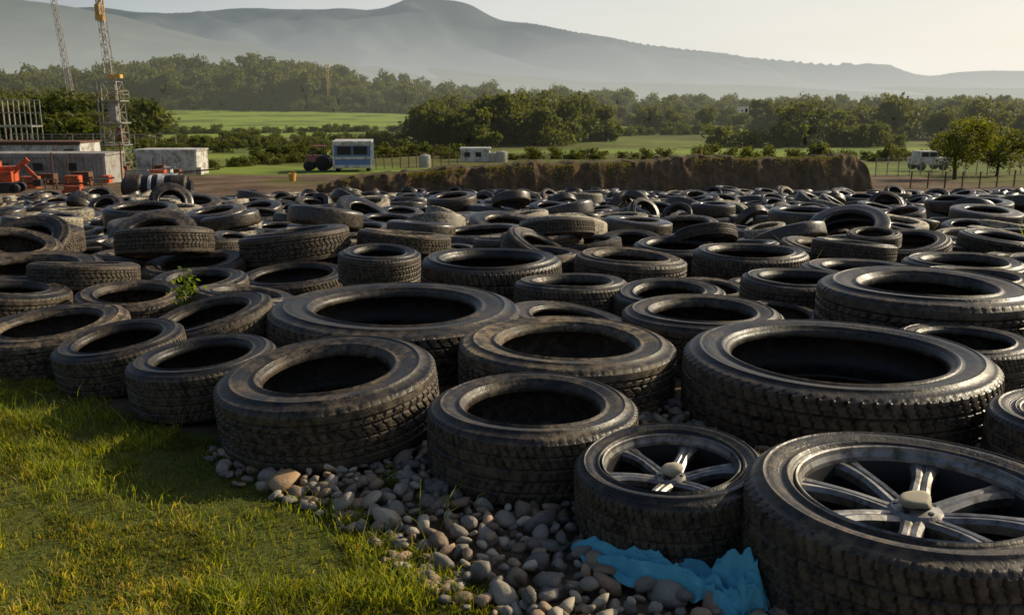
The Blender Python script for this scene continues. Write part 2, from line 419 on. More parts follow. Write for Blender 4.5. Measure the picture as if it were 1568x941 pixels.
# ---------------------------------------------------------------- river stones
base_p=[pebble(100+i,2,.66) for i in range(14)]
VS=[];FS=[];CS=[];off=0
pal=np.array([(.30,.27,.23),(.37,.33,.27),(.22,.20,.18),(.46,.39,.29),(.36,.24,.15),(.42,.28,.17),(.52,.45,.33),(.16,.15,.135),(.30,.27,.22),(.29,.21,.14),(.24,.165,.11)])
gnd=[(p[0],p[1],p[2]) for p in placed]
def add_stone(x,y,r,z,c):
    global off
    V,F=base_p[random.randrange(14)]
    m=np.array(Euler((random.gauss(0,.4),random.gauss(0,.4),random.random()*6.28)).to_matrix())
    VS.append((V*r)@m.T+np.array([x,y,z])); FS.append(F+off); off+=len(V)
    CS.append(np.repeat((c*random.uniform(.65,1.25))[None],len(V),0))
for layer,(nn,rmin,rmax,f) in enumerate([(3500,.042,.062,.9),(24000,.018,.048,.78),(16000,.015,.04,.85)]):
    if layer<2: cells={} if layer==0 else cells
    else: cells={}
    for it in range(nn):
        x=random.uniform(-.9,2.6);y=random.uniform(1.05,3.5)
        j=.05*(random.random()-.5)
        if layer==0 and random.random()<.75: continue
        if not inpoly(np.array(x+j),np.array(y+j),GP): continue
        if any((x-a)**2+(y-b)**2<(R-.06)**2 and (x-a)**2+(y-b)**2>(R*.62)**2 for a,b,R in gnd): continue
        r=rmin+(rmax-rmin)*random.random()**1.7
        kx,ky=int(x//.12),int(y//.12)
        ok=True
        for i in(-1,0,1):
            for j2 in(-1,0,1):
                for q in cells.get((kx+i,ky+j2),()):
                    if (q[0]-x)**2+(q[1]-y)**2<(f*(q[2]+r))**2: ok=False;break
                if not ok:break
            if not ok:break
        if not ok: continue
        cells.setdefault((kx,ky),[]).append((x,y,r))
        add_stone(x,y,r,r*.35+(.024 if layer==2 else 0),pal[random.randrange(len(pal))])
add_stone(-.70,2.60,.055,.03,np.array((.50,.31,.16)))
for i in range(110):
    t_=random.random()*3.9; a=LAWN[4+int(t_)]; b=LAWN[5+int(t_)]; u=t_-int(t_)
    add_stone(a[0]+(b[0]-a[0])*u-random.random()*.13,a[1]+(b[1]-a[1])*u-random.random()*.05,random.uniform(.010,.03),.01,pal[random.randrange(len(pal))])
t=NT("river_stone"); at=t.n('ShaderNodeAttribute',attribute_name='col')
nz=t.noise(45,5,.65,coord='Pos'); c=t.mix(t.math('MULTIPLY',nz,.6),at.outputs['Color'],(.11,.085,.06),'MIX'); c=t.mix(t.ramp(t.noise(160,2,coord='Pos'),[(.55,0),(.75,.5)]),c,(.45,.39,.29))
M_stone=t.fin(t.pbsdf(c,.65,0,bump=nz,bd=.006,bs=.7,spec=.35))
me=fast("river_stones",np.concatenate(VS),np.concatenate(FS),[M_stone],True,np.concatenate(CS)); obj("river_stones",me)

# ---------------------------------------------------------------- blue cloth
nu,nv=300,120
u=np.linspace(0,1,nu)[:,None]; v=np.linspace(-1,1,nv)[None,:]
path=np.array([(.165,2.19),(.27,2.10),(.37,2.03),(.46,1.98),(.53,1.94),(.585,1.90)])
pu=np.linspace(0,1,len(path)); cx=np.interp(u,pu,path[:,0]); cy=np.interp(u,pu,path[:,1])
w=np.interp(u,[0,.1,.4,.65,.8,1],[.035,.055,.06,.065,.095,.065])*(1+.8*(fbm(u*7,v*0+2,3,3)-.5)*2)
X=cx+v*w*.45+.03*(fbm(u*4,v*1.5,2,7)-.5); Yc=cy+v*w+.03*(fbm(u*5+3,v*1.2,2,8)-.5)
wob=fbm(u*2.6,v*.9,3,11)
rd=lambda q:1-np.abs(2*q-1)          # ridge
f1=np.abs(np.cos(v*2.6+u*4.5+7*wob))**.8
f2=rd(fbm(u*5+v*1.5,v*2.0-u*2,2,15))**2.2
f3=rd(fbm(u*11-v*2,v*3.4+u*5,2,19))**2.5
env=np.interp(u,[0,.1,.35,.6,.82,.93,1],[.015,.05,.06,.06,.12,.10,.02])
Z=.022+env*(.55*f1+.6*f2+.28*f3-.25)*(1-np.abs(v)**4)
Z=np.maximum(Z,.024+.012*f3)
V=np.stack([X+0*Z,Yc+0*Z,Z],-1).reshape(-1,3); I=np.arange(nu*nv).reshape(nu,nv)
F=np.stack([I[:-1,:-1],I[1:,:-1],I[1:,1:],I[:-1,1:]],-1).reshape(-1,4)
t=NT("blue_fabric"); nz=t.noise(30,4); wv=t.noise(900,2)
M_blue=t.fin(t.pbsdf(t.mix(nz,(.10,.38,.48),(.17,.52,.62)),.85,0,bump=wv,bd=.001,bs=.6,spec=.2))
o=obj("blue_cloth",fast("blue_cloth",V,F,[M_blue],True)); so=o.modifiers.new("th",'SOLIDIFY'); so.thickness=.003

# ---------------------------------------------------------------- grass
def leafy(name,trans=.5,haze=None,tcol=None,spec=.3):
    t=NT(name); at=t.n('ShaderNodeAttribute',attribute_name='col')
    oi=t.n('ShaderNodeObjectInfo')
    c=t.mix(t.math('MULTIPLY',oi.outputs['Random'],.35),at.outputs['Color'],(.10,.11,.025))
    d=t.pbsdf(c,.6,0,spec=spec)
    tr=t.n('ShaderNodeBsdfTranslucent'); c2=t.mix(1.,c,tcol or (1.6,1.6,.7),'MULTIPLY'); t.l(c2,tr.inputs[0])
    m=t.n('ShaderNodeMixShader'); m.inputs[0].default_value=trans; t.l(d,m.inputs[1]); t.l(tr.outputs[0],m.inputs[2])
    sh=m.outputs[0]
    if haze: sh=t.haze(sh,*haze)
    return t.fin(sh)
M_grass=leafy("grass_blades",.5,tcol=(3.0,2.5,.6))
def blades(n,xr,yr,hmin,hmax,wid,mask):
    x=rng.uniform(*xr,n);y=rng.uniform(*yr,n)
    k=mask(x,y); x=x[k];y=y[k]; n=len(x)
    cl=np.clip((fbm(x*8,y*8,3,61)-.5)*2.4+.5,0,1); big=fbm(x*1.6,y*1.6,3,71)
    h=(hmin+(hmax-hmin)*rng.random(n)**2)*(.45+1.2*cl)*(.55+.8*np.clip((big-.3)*2.5,0,1))
    a=rng.uniform(0,2*np.pi,n); la=rng.uniform(0,2*np.pi,n); le=rng.uniform(.15,1.1,n)*h
    w=wid*rng.uniform(.6,1.4,n)
    z=T(x,y)
    dx=np.cos(a)*w;dy=np.sin(a)*w; lx=np.cos(la)*le; ly=np.sin(la)*le
    P=[np.stack([x-dx,y-dy,z-.003],-1),np.stack([x+dx,y+dy,z-.003],-1),
       np.stack([x+dx*.8+lx*.35,y+dy*.8+ly*.35,z+h*.6],-1),np.stack([x-dx*.8+lx*.35,y-dy*.8+ly*.35,z+h*.6],-1),
       np.stack([x+lx,y+ly,z+h*.95],-1)]
    V=np.stack(P,1).reshape(-1,3); b=np.arange(n)[:,None]*5
    F4=np.concatenate([b,b+1,b+2,b+3],1); F3=np.concatenate([b+3,b+2,b+4],1)
    m=rng.random(n)[:,None]; g=np.array((.065,.105,.012))*(1-m)+np.array((.18,.21,.022))*m
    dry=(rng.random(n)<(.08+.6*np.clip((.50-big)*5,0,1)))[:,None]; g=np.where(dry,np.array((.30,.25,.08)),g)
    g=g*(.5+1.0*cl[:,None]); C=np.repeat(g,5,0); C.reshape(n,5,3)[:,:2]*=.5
    return V,[F4,F3],C
def mk(name,sets):
    Vs=[];F4=[];F3=[];Cs=[];o=0
    for V,F,C in sets:
        Vs.append(V);F4.append(F[0]+o);F3.append(F[1]+o);Cs.append(C);o+=len(V)
    return obj(name,fast(name,np.concatenate(Vs),[np.concatenate(F4),np.concatenate(F3)],[M_grass],False,np.concatenate(Cs)))
def lm(x,y):
    e=(fbm(x*9,y*9,3,81)-.5)*.26
    k=(lawn_side(x,y)+e>0)
    for a,b,R in gnd: k&=((x-a)**2+(y-b)**2>(R-.04)**2)
    bare=fbm(x*3.2,y*3.2,3,91)+.12*np.clip(1-lawn_side(x,y)/.45,0,1)
    return k&((bare<.58)|(rng.random(len(x))<.25))
def lmt(x,y): return lm(x,y)&(rng.random(len(x))<np.clip((fbm(x*2.2,y*2.2,2,99)-.4)*3,0.02,1))
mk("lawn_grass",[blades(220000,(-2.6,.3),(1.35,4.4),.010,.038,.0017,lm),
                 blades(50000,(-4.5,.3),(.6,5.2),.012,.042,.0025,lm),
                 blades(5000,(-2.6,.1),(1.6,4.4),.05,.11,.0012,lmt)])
mk("weed_clumps",[blades(6000,(-1.0,2.5),(2.2,4.2),.03,.09,.002,lambda x,y:(fbm(x*4,y*4,2,5)>.64)&(np.min([(x-a)**2+(y-b)**2-R*R for a,b,R in gnd],axis=0)>0)),
   blades(16000,(-16,16),(5,34),.05,.2,.005,lambda x,y:(fbm(x/1.3,y/1.3,3,41)>.64))])

# ---------------------------------------------------------------- trees
M_bark=simple("bark",(.10,.075,.05),.9,0,.4,8)
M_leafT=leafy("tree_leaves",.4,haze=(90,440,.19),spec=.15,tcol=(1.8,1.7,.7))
def tree_mesh(seed,h,cw,nl,ls,cbase=.12,palette=((.020,.034,.009),(.13,.14,.033))):
    r=random.Random(seed); rn=np.random.default_rng(seed); b=MB()
    top=Vector((r.uniform(-.05,.05)*h,r.uniform(-.05,.05)*h,h*.6))
    b.beam((0,0,-.2),top*.45,h*.035,0,7,h*.024); b.beam(top*.45,top,h*.024,0,6,h*.01)
    lobes=[]
    nlb=r.randint(11,16)
    for i in range(nlb):
        a=r.random()*6.28; rr=cw*.5*math.sqrt(r.random())*.85; z=h*(cbase+ (1-cbase)*r.random()**.9*.85)
        k=1-.55*max(0,(z/h-.5)*2)**1.5; rr*=k
        c=Vector((rr*math.cos(a),rr*math.sin(a),z)); s_=cw*r.uniform(.12,.23)
        lobes.append((c,s_,r.uniform(0,1))); b.beam(top*r.uniform(.3,.9),c,h*.012,0,4,h*.004)
    nb=len(b.v); per=nl//nlb; P=[];Cc=[]
    for c,s_,br in lobes:
        d=rn.normal(size=(per,3)); d/=np.linalg.norm(d,axis=1)[:,None]
        rad_=s_*(rn.uniform(.55,1.12,per))*(1+.3*np.sin(d[:,0]*5+br*9)*np.cos(d[:,1]*4))
        p=np.array(c)+d*rad_[:,None]*np.array([1.1,1.1,.8]); P.append(p)
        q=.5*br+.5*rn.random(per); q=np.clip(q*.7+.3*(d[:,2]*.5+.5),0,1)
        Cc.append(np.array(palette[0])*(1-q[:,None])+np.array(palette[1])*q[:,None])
    P=np.concatenate(P);Cc=np.concatenate(Cc);n=len(P)
    A=rn.normal(size=(n,3));A/=np.linalg.norm(A,axis=1)[:,None];B=np.cross(A,rn.normal(size=(n,3)));B/=np.linalg.norm(B,axis=1)[:,None]
    s_=ls*rn.uniform(.6,1.3,n)[:,None]
    Q=np.stack([P-A*s_,P+B*s_*.6,P+A*s_,P-B*s_*.6],1).reshape(-1,3)
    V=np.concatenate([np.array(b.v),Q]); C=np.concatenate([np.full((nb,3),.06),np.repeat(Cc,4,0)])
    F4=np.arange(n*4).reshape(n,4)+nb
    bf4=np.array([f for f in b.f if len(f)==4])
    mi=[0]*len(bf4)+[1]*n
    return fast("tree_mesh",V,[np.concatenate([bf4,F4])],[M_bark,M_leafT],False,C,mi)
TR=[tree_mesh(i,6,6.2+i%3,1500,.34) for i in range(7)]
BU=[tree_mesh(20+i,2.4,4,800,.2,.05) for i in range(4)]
tl=empty("distant_tree_mass"); 
tc_=0
def plant(x,y,s,lib,parent):
    global tc_
    z=float(T(x,y)); o=obj("tree_%d"%tc_,random.choice(lib),(x,y,z-.1-.12*s),(0,0,random.random()*6.28),(s*random.uniform(.8,1.25),s*random.uniform(.8,1.25),s*random.uniform(.75,1.25)),parent); tc_+=1
def px(p,Y): return (p-784)/1400*Y*.985
# ridge wood
for i in range(900):
    Y=325+115*random.random()**1.25; p=random.uniform(-160,960)
    x=px(p,Y)
    if p>520 and random.random()<.35: continue
    plant(x,Y,random.choice((.7,.9,1.2,1.6,1.9))*(1 if p<560 else .75),TR,tl)
# left dark woods
for i in range(200):
    Y=random.uniform(105,260); p=random.uniform(-300,205)
    plant(px(p,Y),Y,random.uniform(.8,1.35),TR,tl)
# valley clumps to the right, leaving meadow gaps
for i in range(2800):
    Y=125+300*random.random()**1.1; p=random.uniform(640,1900); x=px(p,Y)
    d=float(fbm(x/30,Y/20,3,77)); thr=.57 if p<1180 else .51
    if Y>290: thr-=.12
    if d<thr: continue
    if random.random()<.25: plant(x,Y,random.uniform(.6,1.3),BU,tl)
    else: plant(x,Y,random.uniform(.4,1.05),TR,tl)
for i in range(26):
    Y=random.uniform(118,140); plant(px(random.gauss(700,24),Y),Y,random.uniform(.5,.9),TR,tl)
hd=empty("hedge_bushes")
def hedge(p0,p1,Y0,Y1,n,s=1,j=1.5):
    for i in range(n):
        u=random.random(); Y=Y0+(Y1-Y0)*u+random.gauss(0,j); plant(px(p0+(p1-p0)*u,Y),Y,random.uniform(.4,1.1)*s,BU,hd)
hedge(210,660,168,182,90,.65); hedge(210,620,118,136,120,.7,7); hedge(380,700,100,98,40,.6); hedge(780,1180,150,185,60,.8); hedge(900,1400,230,250,60,1.2)
hedge(560,1000,92,88,30,.5); hedge(1000,1600,84,92,50,.6); hedge(300,480,70,85,20,.45); hedge(1100,1900,125,140,70,1.0)
hedge(0,300,62,75,40,.6); hedge(-100,960,318,325,130,1.5)
t_=tree_mesh(55,4.0,4.0,4200,.085,.28,((.06,.08,.012),(.20,.20,.035)))
obj("broadleaf_tree",t_,(26.0,54,float(T(26,54))-.05))
t_=tree_mesh(56,3.2,3.4,2600,.10,.2)
obj("broadleaf_tree",t_,(30.5,58,float(T(30.5,58))-.05)); 

# ---------------------------------------------------------------- earth bank
nu,nv=520,34
x=np.linspace(-8.6,16.9,nu)[:,None]; v=np.linspace(0,1,nv)[None,:]
yb=41+1.2*np.sin(x*.12)+.5*(fbm(x/2,x*0,3,2)-.5)
def bank_h(x): return np.interp(x,[-8.6,-7,-5,-2,4,10,16,16.5,16.9],[.3,.65,.85,1.08,1.28,1.5,1.6,1.1,.1])
hgt=bank_h(x)*(1+.16*(fbm(x/.9,x*0+5,4,3)-.5)*2)
s=np.clip(v/.45,0,1); zz=np.where(v<.45,s**.8,1-.25*np.clip((v-.7)/.3,0,1)**1.5)
dy=np.where(v<.45,.7*s,.7+(v-.45)*7)
gul=np.abs(2*fbm(x*1.6,v*1.2,3,29)-1)
X=x+0*v; Yy=yb+dy+(.5*(fbm(X*1.5,v*5+0*x,4,13)-.5)+.5*gul)*(v<.6); base_z=T(x,yb)
Z=base_z-.15+(hgt+.15)*zz+.14*(fbm(X*3,v*8+0*x,3,17)-.5)*(v>.05)
Z=np.where(v>=.999,T(X,Yy)-.1,Z)
V=np.stack([X,Yy,Z],-1).reshape(-1,3); I=np.arange(nu*nv).reshape(nu,nv)
F=np.stack([I[:-1,:-1],I[1:,:-1],I[1:,1:],I[:-1,1:]],-1).reshape(-1,4)
t=NT("earth_bank_soil"); n1=t.noise(2.5,5,.7,coord='Pos'); n2=t.noise(12,4,.7,coord='Pos')
g=t.n('ShaderNodeNewGeometry'); sx=t.n('ShaderNodeSeparateXYZ'); t.l(g.outputs['Normal'],sx.inputs[0])
top=t.ramp(t.math('ADD',sx.outputs[2],t.math('MULTIPLY',t.math('SUBTRACT',n2,.5),.8)),[(.7,0),(.95,1)])
c=t.mix(t.ramp(n1,[(.3,0),(.7,1)]),(.05,.032,.018),(.27,.17,.095)); c=t.mix(top,c,t.mix(n1,(.09,.08,.03),(.20,.15,.08)))
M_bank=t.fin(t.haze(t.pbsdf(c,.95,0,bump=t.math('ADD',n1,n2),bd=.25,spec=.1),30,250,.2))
obj("earth_bank",fast("earth_bank",V,F,[M_bank],True))
def scrub(n):
    r=rng; xx=r.uniform(-7.5,16.3,n); yy=41+1.2*np.sin(xx*.12)+r.uniform(.3,1.2,n)
    k=fbm(xx*1.2,yy*1.2,3,6)>.47; xx=xx[k];yy=yy[k];n=len(xx)
    z=T(xx,yy)+bank_h(xx)*(1.03-.6*r.random(n)**2.5)-.03
    P=np.stack([xx,yy-.35*r.random(n),z],-1); A=r.normal(size=(n,3));A/=np.linalg.norm(A,axis=1)[:,None];B=np.cross(A,r.normal(size=(n,3)));B/=np.linalg.norm(B,axis=1)[:,None]
    s_=r.uniform(.02,.06,n)[:,None]; Q=np.stack([P-A*s_,P+B*s_*.5,P+A*s_,P-B*s_*.5],1).reshape(-1,3)
    m=r.random(n)[:,None]; C=np.array((.08,.065,.02))*(1-m)+np.array((.15,.13,.04))*m
    return fast("bank_scrub",Q,np.arange(4*n).reshape(n,4),[M_leafT],False,np.repeat(C,4,0))
obj("bank_scrub",scrub(14000))

# ---------------------------------------------------------------- mountains
def mountain(name,pts,Y,foot,col,hazec,hz,amp,seed,n=700,m=90):
    px_=np.array([p[0] for p in pts],float);pz=np.array([p[1] for p in pts],float)
    x=np.linspace(px_[0],px_[-1],n)[:,None]; v=np.linspace(0,1,m)[None,:]
    rz=np.interp(x,px_,pz); rz=(rz+np.interp(x-50,px_,pz)+np.interp(x+50,px_,pz))/3+26*(fbm(x/260,x*0,5,seed)-.5)
    dep=Y-foot; X=x+0*v; Yy=foot+dep*v+0*x
    rg=1-np.abs(2*fbm(X/650+Yy/2200,Yy/1700,4,seed+3)-1)
    Z=rz*(v**1.35)+amp*(rg-.6)*np.sin(np.clip(v,0,1)*math.pi)**.8
    Vv=np.stack([X,Yy,Z],-1)
    back=np.stack([x,np.full_like(x,Y+dep*.6),np.zeros_like(x)],-1)
    Vv=np.concatenate([Vv,back],1); m2=m+1
    I=np.arange(n*m2).reshape(n,m2); F=np.stack([I[:-1,:-1],I[1:,:-1],I[1:,1:],I[:-1,1:]],-1).reshape(-1,4)
    t=NT(name+"_slopes"); nz=t.noise(.004,5,.6,coord='Pos'); c=t.mix(t.ramp(nz,[(.35,0),(.65,1)]),col,tuple(k*2.2 for k in col))
    sh=t.pbsdf(c,1,0,spec=0)
    g=t.n('ShaderNodeNewGeometry'); sx=t.n('ShaderNodeSeparateXYZ'); t.l(g.outputs['Position'],sx.inputs[0])
    # valley haze painted as emission colour, thicker low down, brighter toward the sunlit east
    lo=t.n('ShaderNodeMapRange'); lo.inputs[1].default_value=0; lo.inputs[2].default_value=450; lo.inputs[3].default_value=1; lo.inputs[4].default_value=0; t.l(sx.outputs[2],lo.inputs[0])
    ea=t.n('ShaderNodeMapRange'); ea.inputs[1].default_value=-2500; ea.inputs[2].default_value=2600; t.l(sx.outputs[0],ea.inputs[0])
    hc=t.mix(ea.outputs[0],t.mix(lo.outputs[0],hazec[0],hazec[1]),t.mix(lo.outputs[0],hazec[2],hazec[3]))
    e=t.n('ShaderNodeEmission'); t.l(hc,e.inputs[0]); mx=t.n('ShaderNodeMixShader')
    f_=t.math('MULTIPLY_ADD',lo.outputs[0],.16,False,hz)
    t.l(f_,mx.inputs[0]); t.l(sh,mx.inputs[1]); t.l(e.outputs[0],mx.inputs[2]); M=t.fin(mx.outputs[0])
    obj(name,fast(name,Vv.reshape(-1,3),F,[M],True))
R1=[(-9000,420),(-6000,500),(-3300,575),(-2870,590),(-2660,600),(-2030,545),(-1700,590),(-1440,582),(-1070,590),(-860,580),(-690,632),(-520,655),(-310,628),(-100,530),(193,478),(487,395),(740,316),(1033,243),(1327,178),(1663,130),(1957,92),(2170,92),(2500,123),(2800,135),(3290,140),(6000,150),(9000,200)]
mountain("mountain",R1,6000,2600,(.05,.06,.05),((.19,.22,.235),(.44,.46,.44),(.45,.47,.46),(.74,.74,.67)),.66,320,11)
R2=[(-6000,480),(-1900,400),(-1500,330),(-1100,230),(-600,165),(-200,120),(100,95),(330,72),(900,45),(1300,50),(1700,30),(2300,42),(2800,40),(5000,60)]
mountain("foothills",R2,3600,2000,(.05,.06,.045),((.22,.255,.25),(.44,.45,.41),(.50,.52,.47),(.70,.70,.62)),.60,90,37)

# ---------------------------------------------------------------- structures
M_white=simple("weathered_white_paint",(.62,.62,.60),.55,0,.2,3,(.22,.16,.11),True)
M_grey=simple("concrete_grey",(.34,.33,.31),.8,0,.3,3,(.18,.13,.09),True)
M_steel=simple("galvanised_steel",(.42,.41,.38),.45,.6,.3,3,(.25,.13,.07),True)
M_yel=simple("yellow_paint",(.70,.36,.03),.5,0,.2,3,None,True)
M_or=simple("orange_paint",(.62,.10,.02),.45,0,.25,4,(.12,.06,.03),True)
M_bluep=simple("blue_paint",(.03,.15,.42),.4,0,.2,3,None,True)
M_glass=simple("dark_glass",(.02,.03,.035),.12,0,.1,3)
M_red=simple("red_paint",(.40,.04,.03),.5,0,.2,4,(.1,.05,.03),True)
M_rust=simple("rusty_metal",(.16,.075,.04),.8,.2,.4,5)
M_blk=simple("black_plastic",(.02,.02,.021),.45)
def TT(x,y): return float(T(x,y))
def lattice(h,w0,w1,lean,n,r,ylevel=None):
    b=MB()
    def C(i):
        u=i/n; w=(w0+(w1-w0)*u)/2; o=Vector((lean[0]*u*h,lean[1]*u*h,u*h)); return [o+Vector((sx_*w,sy_*w,0)) for sx_,sy_ in((-1,-1),(1,-1),(1,1),(-1,1))]
    for i in range(n):
        A=C(i);B=C(i+1); mi=1 if (ylevel and i/n>ylevel) else 0
        for k in range(4):
            b.beam(A[k],B[k],r,mi); b.beam(B[k],B[(k+1)%4],r*.6,mi)
            if (i+k)%2: b.beam(A[k],B[(k+1)%4],r*.6,mi)
            else: b.beam(A[(k+1)%4],B[k],r*.6,mi)
    return b
# drilling rig
rx,ry=-27.6,65; rz=TT(rx,ry); rig=empty("drilling_rig",(rx,ry,rz))
b=lattice(6.2,1.3,1.05,(-.01,0),9,.045)
for z in(1.9,3.4,4.9): b.box((0,0,z),(1.5,1.5,.07),0)
for sx_,sy_ in((-1,-1),(1,-1),(1,1),(-1,1)): b.beam((sx_*.75,sy_*.75,5),(sx_*.75,sy_*.75,5.6),.03)
for z in(5.35,5.6):
    for k in range(4):
        q=[(-.75,-.75),(.75,-.75),(.75,.75),(-.75,.75)]; b.beam((*q[k],z),(*q[(k+1)%4],z),.025)
b.box((-.1,0,4.2),(.55,.55,1.3),0); b.box((.25,0,2.6),(.4,.6,.9),1); b.box((-.2,.1,.9),(.7,.8,1.2),1)
b.beam((-1.0,-.3,0),(-1.0,-.3,6.2),.06,0); b.beam((.2,0,0),(.1,0,6),.09,0)
b.obj("tower_frame",[M_steel,M_rust],parent=rig)
b=lattice(5.9,.5,.34,(-.05,0),12,.03)
b.obj("upper_mast",[M_steel,M_yel],loc=(-.1,0,6.2),parent=rig)
b=MB()
b.box((-.42,0,10.4),(.5,.5,.35),0); b.box((-.55,0,10.95),(.28,.3,.7),0); b.beam((-.6,0,11.2),(-.2,0,11.8),.07,0); b.beam((-.7,0,12.1),(-.35,0,11.4),.06); b.beam((-.3,0,11.5),(-.3,0,12.5),.05); b.box((-.45,0,11.95),(.3,.25,.3),0); b.box((.3,-.2,6.55),(.9,.5,.25),0)
b.beam((-.15,0,10.1),(-.1,0,12.3),.05)
b.obj("yellow_hoist_head",[M_yel],parent=rig)
mx_,my_=px(122,150),150
b=lattice(26,.8,.6,(-.085,0),34,.05); b.obj("lattice_mast",[M_steel,M_yel],loc=(mx_,my_,TT(mx_,my_)))
mx_,my_=px(506,330),330
b=lattice(15,.6,.6,(0,0),12,.05); b.box((0,0,14.8),(1.8,1.2,.4),0); b.obj("lattice_mast",[M_yel,M_yel],loc=(mx_,my_,TT(mx_,my_)))

def shed(name,x,y,w,d,h,mat,roof=M_grey,rot=0,door=True,win=3,rib=True):
    z=TT(x,y)-.15; e=empty(name,(x,y,z)); e.rotation_euler=(0,0,rot)
    b=MB(); b.box((0,0,h/2),(w,d,h))
    if rib:
        nn=int(w/.22)
        for i in range(nn): b.box((-w/2+(i+.5)*w/nn,-d/2-.02,h/2),(.1,.04,h*.92))
    b.obj("walls",[mat],parent=e)
    b=MB(); b.box((0,0,h+.05),(w+.16,d+.16,.1)); b.box((0,-d/2-.06,h*.97),(w+.1,.05,.12)); b.obj("roof",[roof],parent=e)
    b=MB()
    for i in range(win): b.box((-w/2+(i+.6)*w/(win+.6),-d/2-.06,h*.62),(.5,.05,.4))
    if door: b.box((w/2-.7,-d/2-.06,h*.42),(.7,.05,h*.8))
    if win or door: b.obj("windows_and_door",[M_glass],parent=e)
    return e
shed("white_site_building",-31.8,62,7.2,3,2.2,M_white,M_rust,win=4)
shed("white_site_building",-25.0,50.5,6.5,2.2,1.6,M_grey,M_grey,win=3,door=False)
shed("shipping_container",px(262,62),62,4.0,2.3,1.7,M_white,M_white,0,False,0)
shed("shipping_container",px(60,55),56.5,3.4,2.3,1.3,M_steel,M_rust,.2,False,0)
shed("portable_cabin",px(728,84),84,2.6,2,1.25,M_white,M_white,0,False,2)
shed("farm_house",px(1112,300),290,7,5,3,M_white,M_grey,0,True,3,False)
b=MB()
for i in range(40):
    x=random.uniform(-34,-19);y=random.uniform(42,60);z=TT(x,y)
    b.beam((x,y,z+.25),(x+random.uniform(.8,2.6),y+random.uniform(-.5,.5),z+.25+random.uniform(0,.25)),.05,random.choice((0,1,1)),8)
    b.box((x+.6,y+.8,z+.25),(random.uniform(.3,.9),.5,random.uniform(.3,.8)),random.choice((0,1,0,3,2)))
    if i%3==0: b.beam((x,y,z),(x+.05,y,z+random.uniform(1,2.2)),.04,0,5)
b.obj("scrap_and_pipes",[M_rust,M_grey,M_or,M_white])
b=MB()
for i in range(9):
    x=-34+i*1.4; b.beam((x,63,TT(x,62)+1.9),(x,63,TT(x,62)+2.6),.03)
b.beam((-34,63,TT(-30,62)+2.55),(-22.8,63,TT(-30,62)+2.55),.03); b.beam((-34,63,TT(-30,62)+2.35),(-22.8,63,TT(-30,62)+2.35),.02)
b.obj("roof_railing",[M_steel])
gx,gy=px(22,90),90; b=MB(); gz=TT(gx,gy)
for i in range(8):
    for yy in(0,2): b.beam((-1.8+i*.52,yy,0),(-1.8+i*.52,yy,5.6),.05)
for z in(3.2,4.4,5.6):
    for yy in(0,2): b.beam((-1.8,yy,z),(1.85,yy,z),.05)
b.box((0,1,3.1),(3.8,2.2,.12)); b.obj("steel_scaffold_cage",[M_steel],loc=(gx,gy,gz))

# box truck (blue and white)
tx,ty=px(541,66),66; e=empty("blue_and_white_truck",(tx,ty,TT(tx,ty))); e.rotation_euler=(0,0,.12)
b=MB(); b.box((0,0,1.25),(2.5,4,1.5),0); b.obj("body",[M_bluep],parent=e)
b=MB()
for x in(-1.29,1.29):
    for y in(-2.03,2.03): b.box((x,y,1.15),(.12,.12,2.0))
b.box((0,0,2.08),(2.7,4.2,.12)); b.box((0,-2.05,1.0),(2.4,.06,.16)); b.box((-.0,-2.05,1.95),(2.45,.06,.2)); b.box((0,-2.15,.42),(2.5,.15,.22)); b.box((-1.32,-1,1.4),(.05,1.4,1.0))
b.obj("white_frame",[M_white],parent=e)
b=MB(); b.box((-.55,-2.04,1.5),(.95,.05,.55)); b.box((.55,-2.04,1.5),(.95,.05,.55)); b.obj("windows",[M_glass],parent=e)
b=MB()
for x in(-1.05,1.05):
    for y in(-1.3,1.3):
        b.lathe([(.001,-.15),(.3,-.15),(.42,-.12),(.42,.12),(.3,.15),(.001,.15)],20,0,(x,y,.42),Euler((0,rad(90),0)).to_matrix())
b.obj("wheels",[M_blk],parent=e)
tx,ty=px(488,67),67; e=empty("red_farm_tractor",(tx,ty,TT(tx,ty)))
b=MB(); b.box((-.3,0,.85),(1.2,.8,.5)); b.box((.55,0,.75),(.5,.7,.35)); b.box((.0,0,1.75),(.9,.9,.08)); b.obj("bonnet_and_roof",[M_red],parent=e)
b=MB()
for x in(-.4,.4):
    for y in(-.4,.4): b.beam((x,y,1.0),(x,y,1.75),.035)
for x,r_ in((.35,.55),(-.7,.35)):
    for y in(-.55,.55): b.lathe([(.001,-.12),(r_*.6,-.12),(r_,-.1),(r_,.1),(r_*.6,.12),(.001,.12)],20,0,(x,y,r_),Euler((rad(90),0,0)).to_matrix())
b.beam((-.7,0,1.0),(-.7,0,1.6),.04); b.obj("wheels_and_frame",[M_blk],parent=e)
def tank(x,y,r_,h,mat):
    b=MB(); b.lathe([(.001,0),(r_,0),(r_,h*.32),(r_*1.03,h*.33),(r_*1.03,h*.36),(r_,h*.37),(r_,h*.66),(r_*1.03,h*.67),(r_*1.03,h*.70),(r_,h*.71),(r_,h*.92),(r_*.6,h),(r_*.2,h*1.03),(r_*.2,h*1.1),(.001,h*1.1)],28)
    b.obj("storage_tank",[mat],loc=(x,y,TT(x,y)),smooth=False)
tank(px(650,72),72,.45,1.0,M_grey); tank(px(768,82),82,.5,1.0,M_grey); tank(px(757,83),83,.45,.85,M_steel)
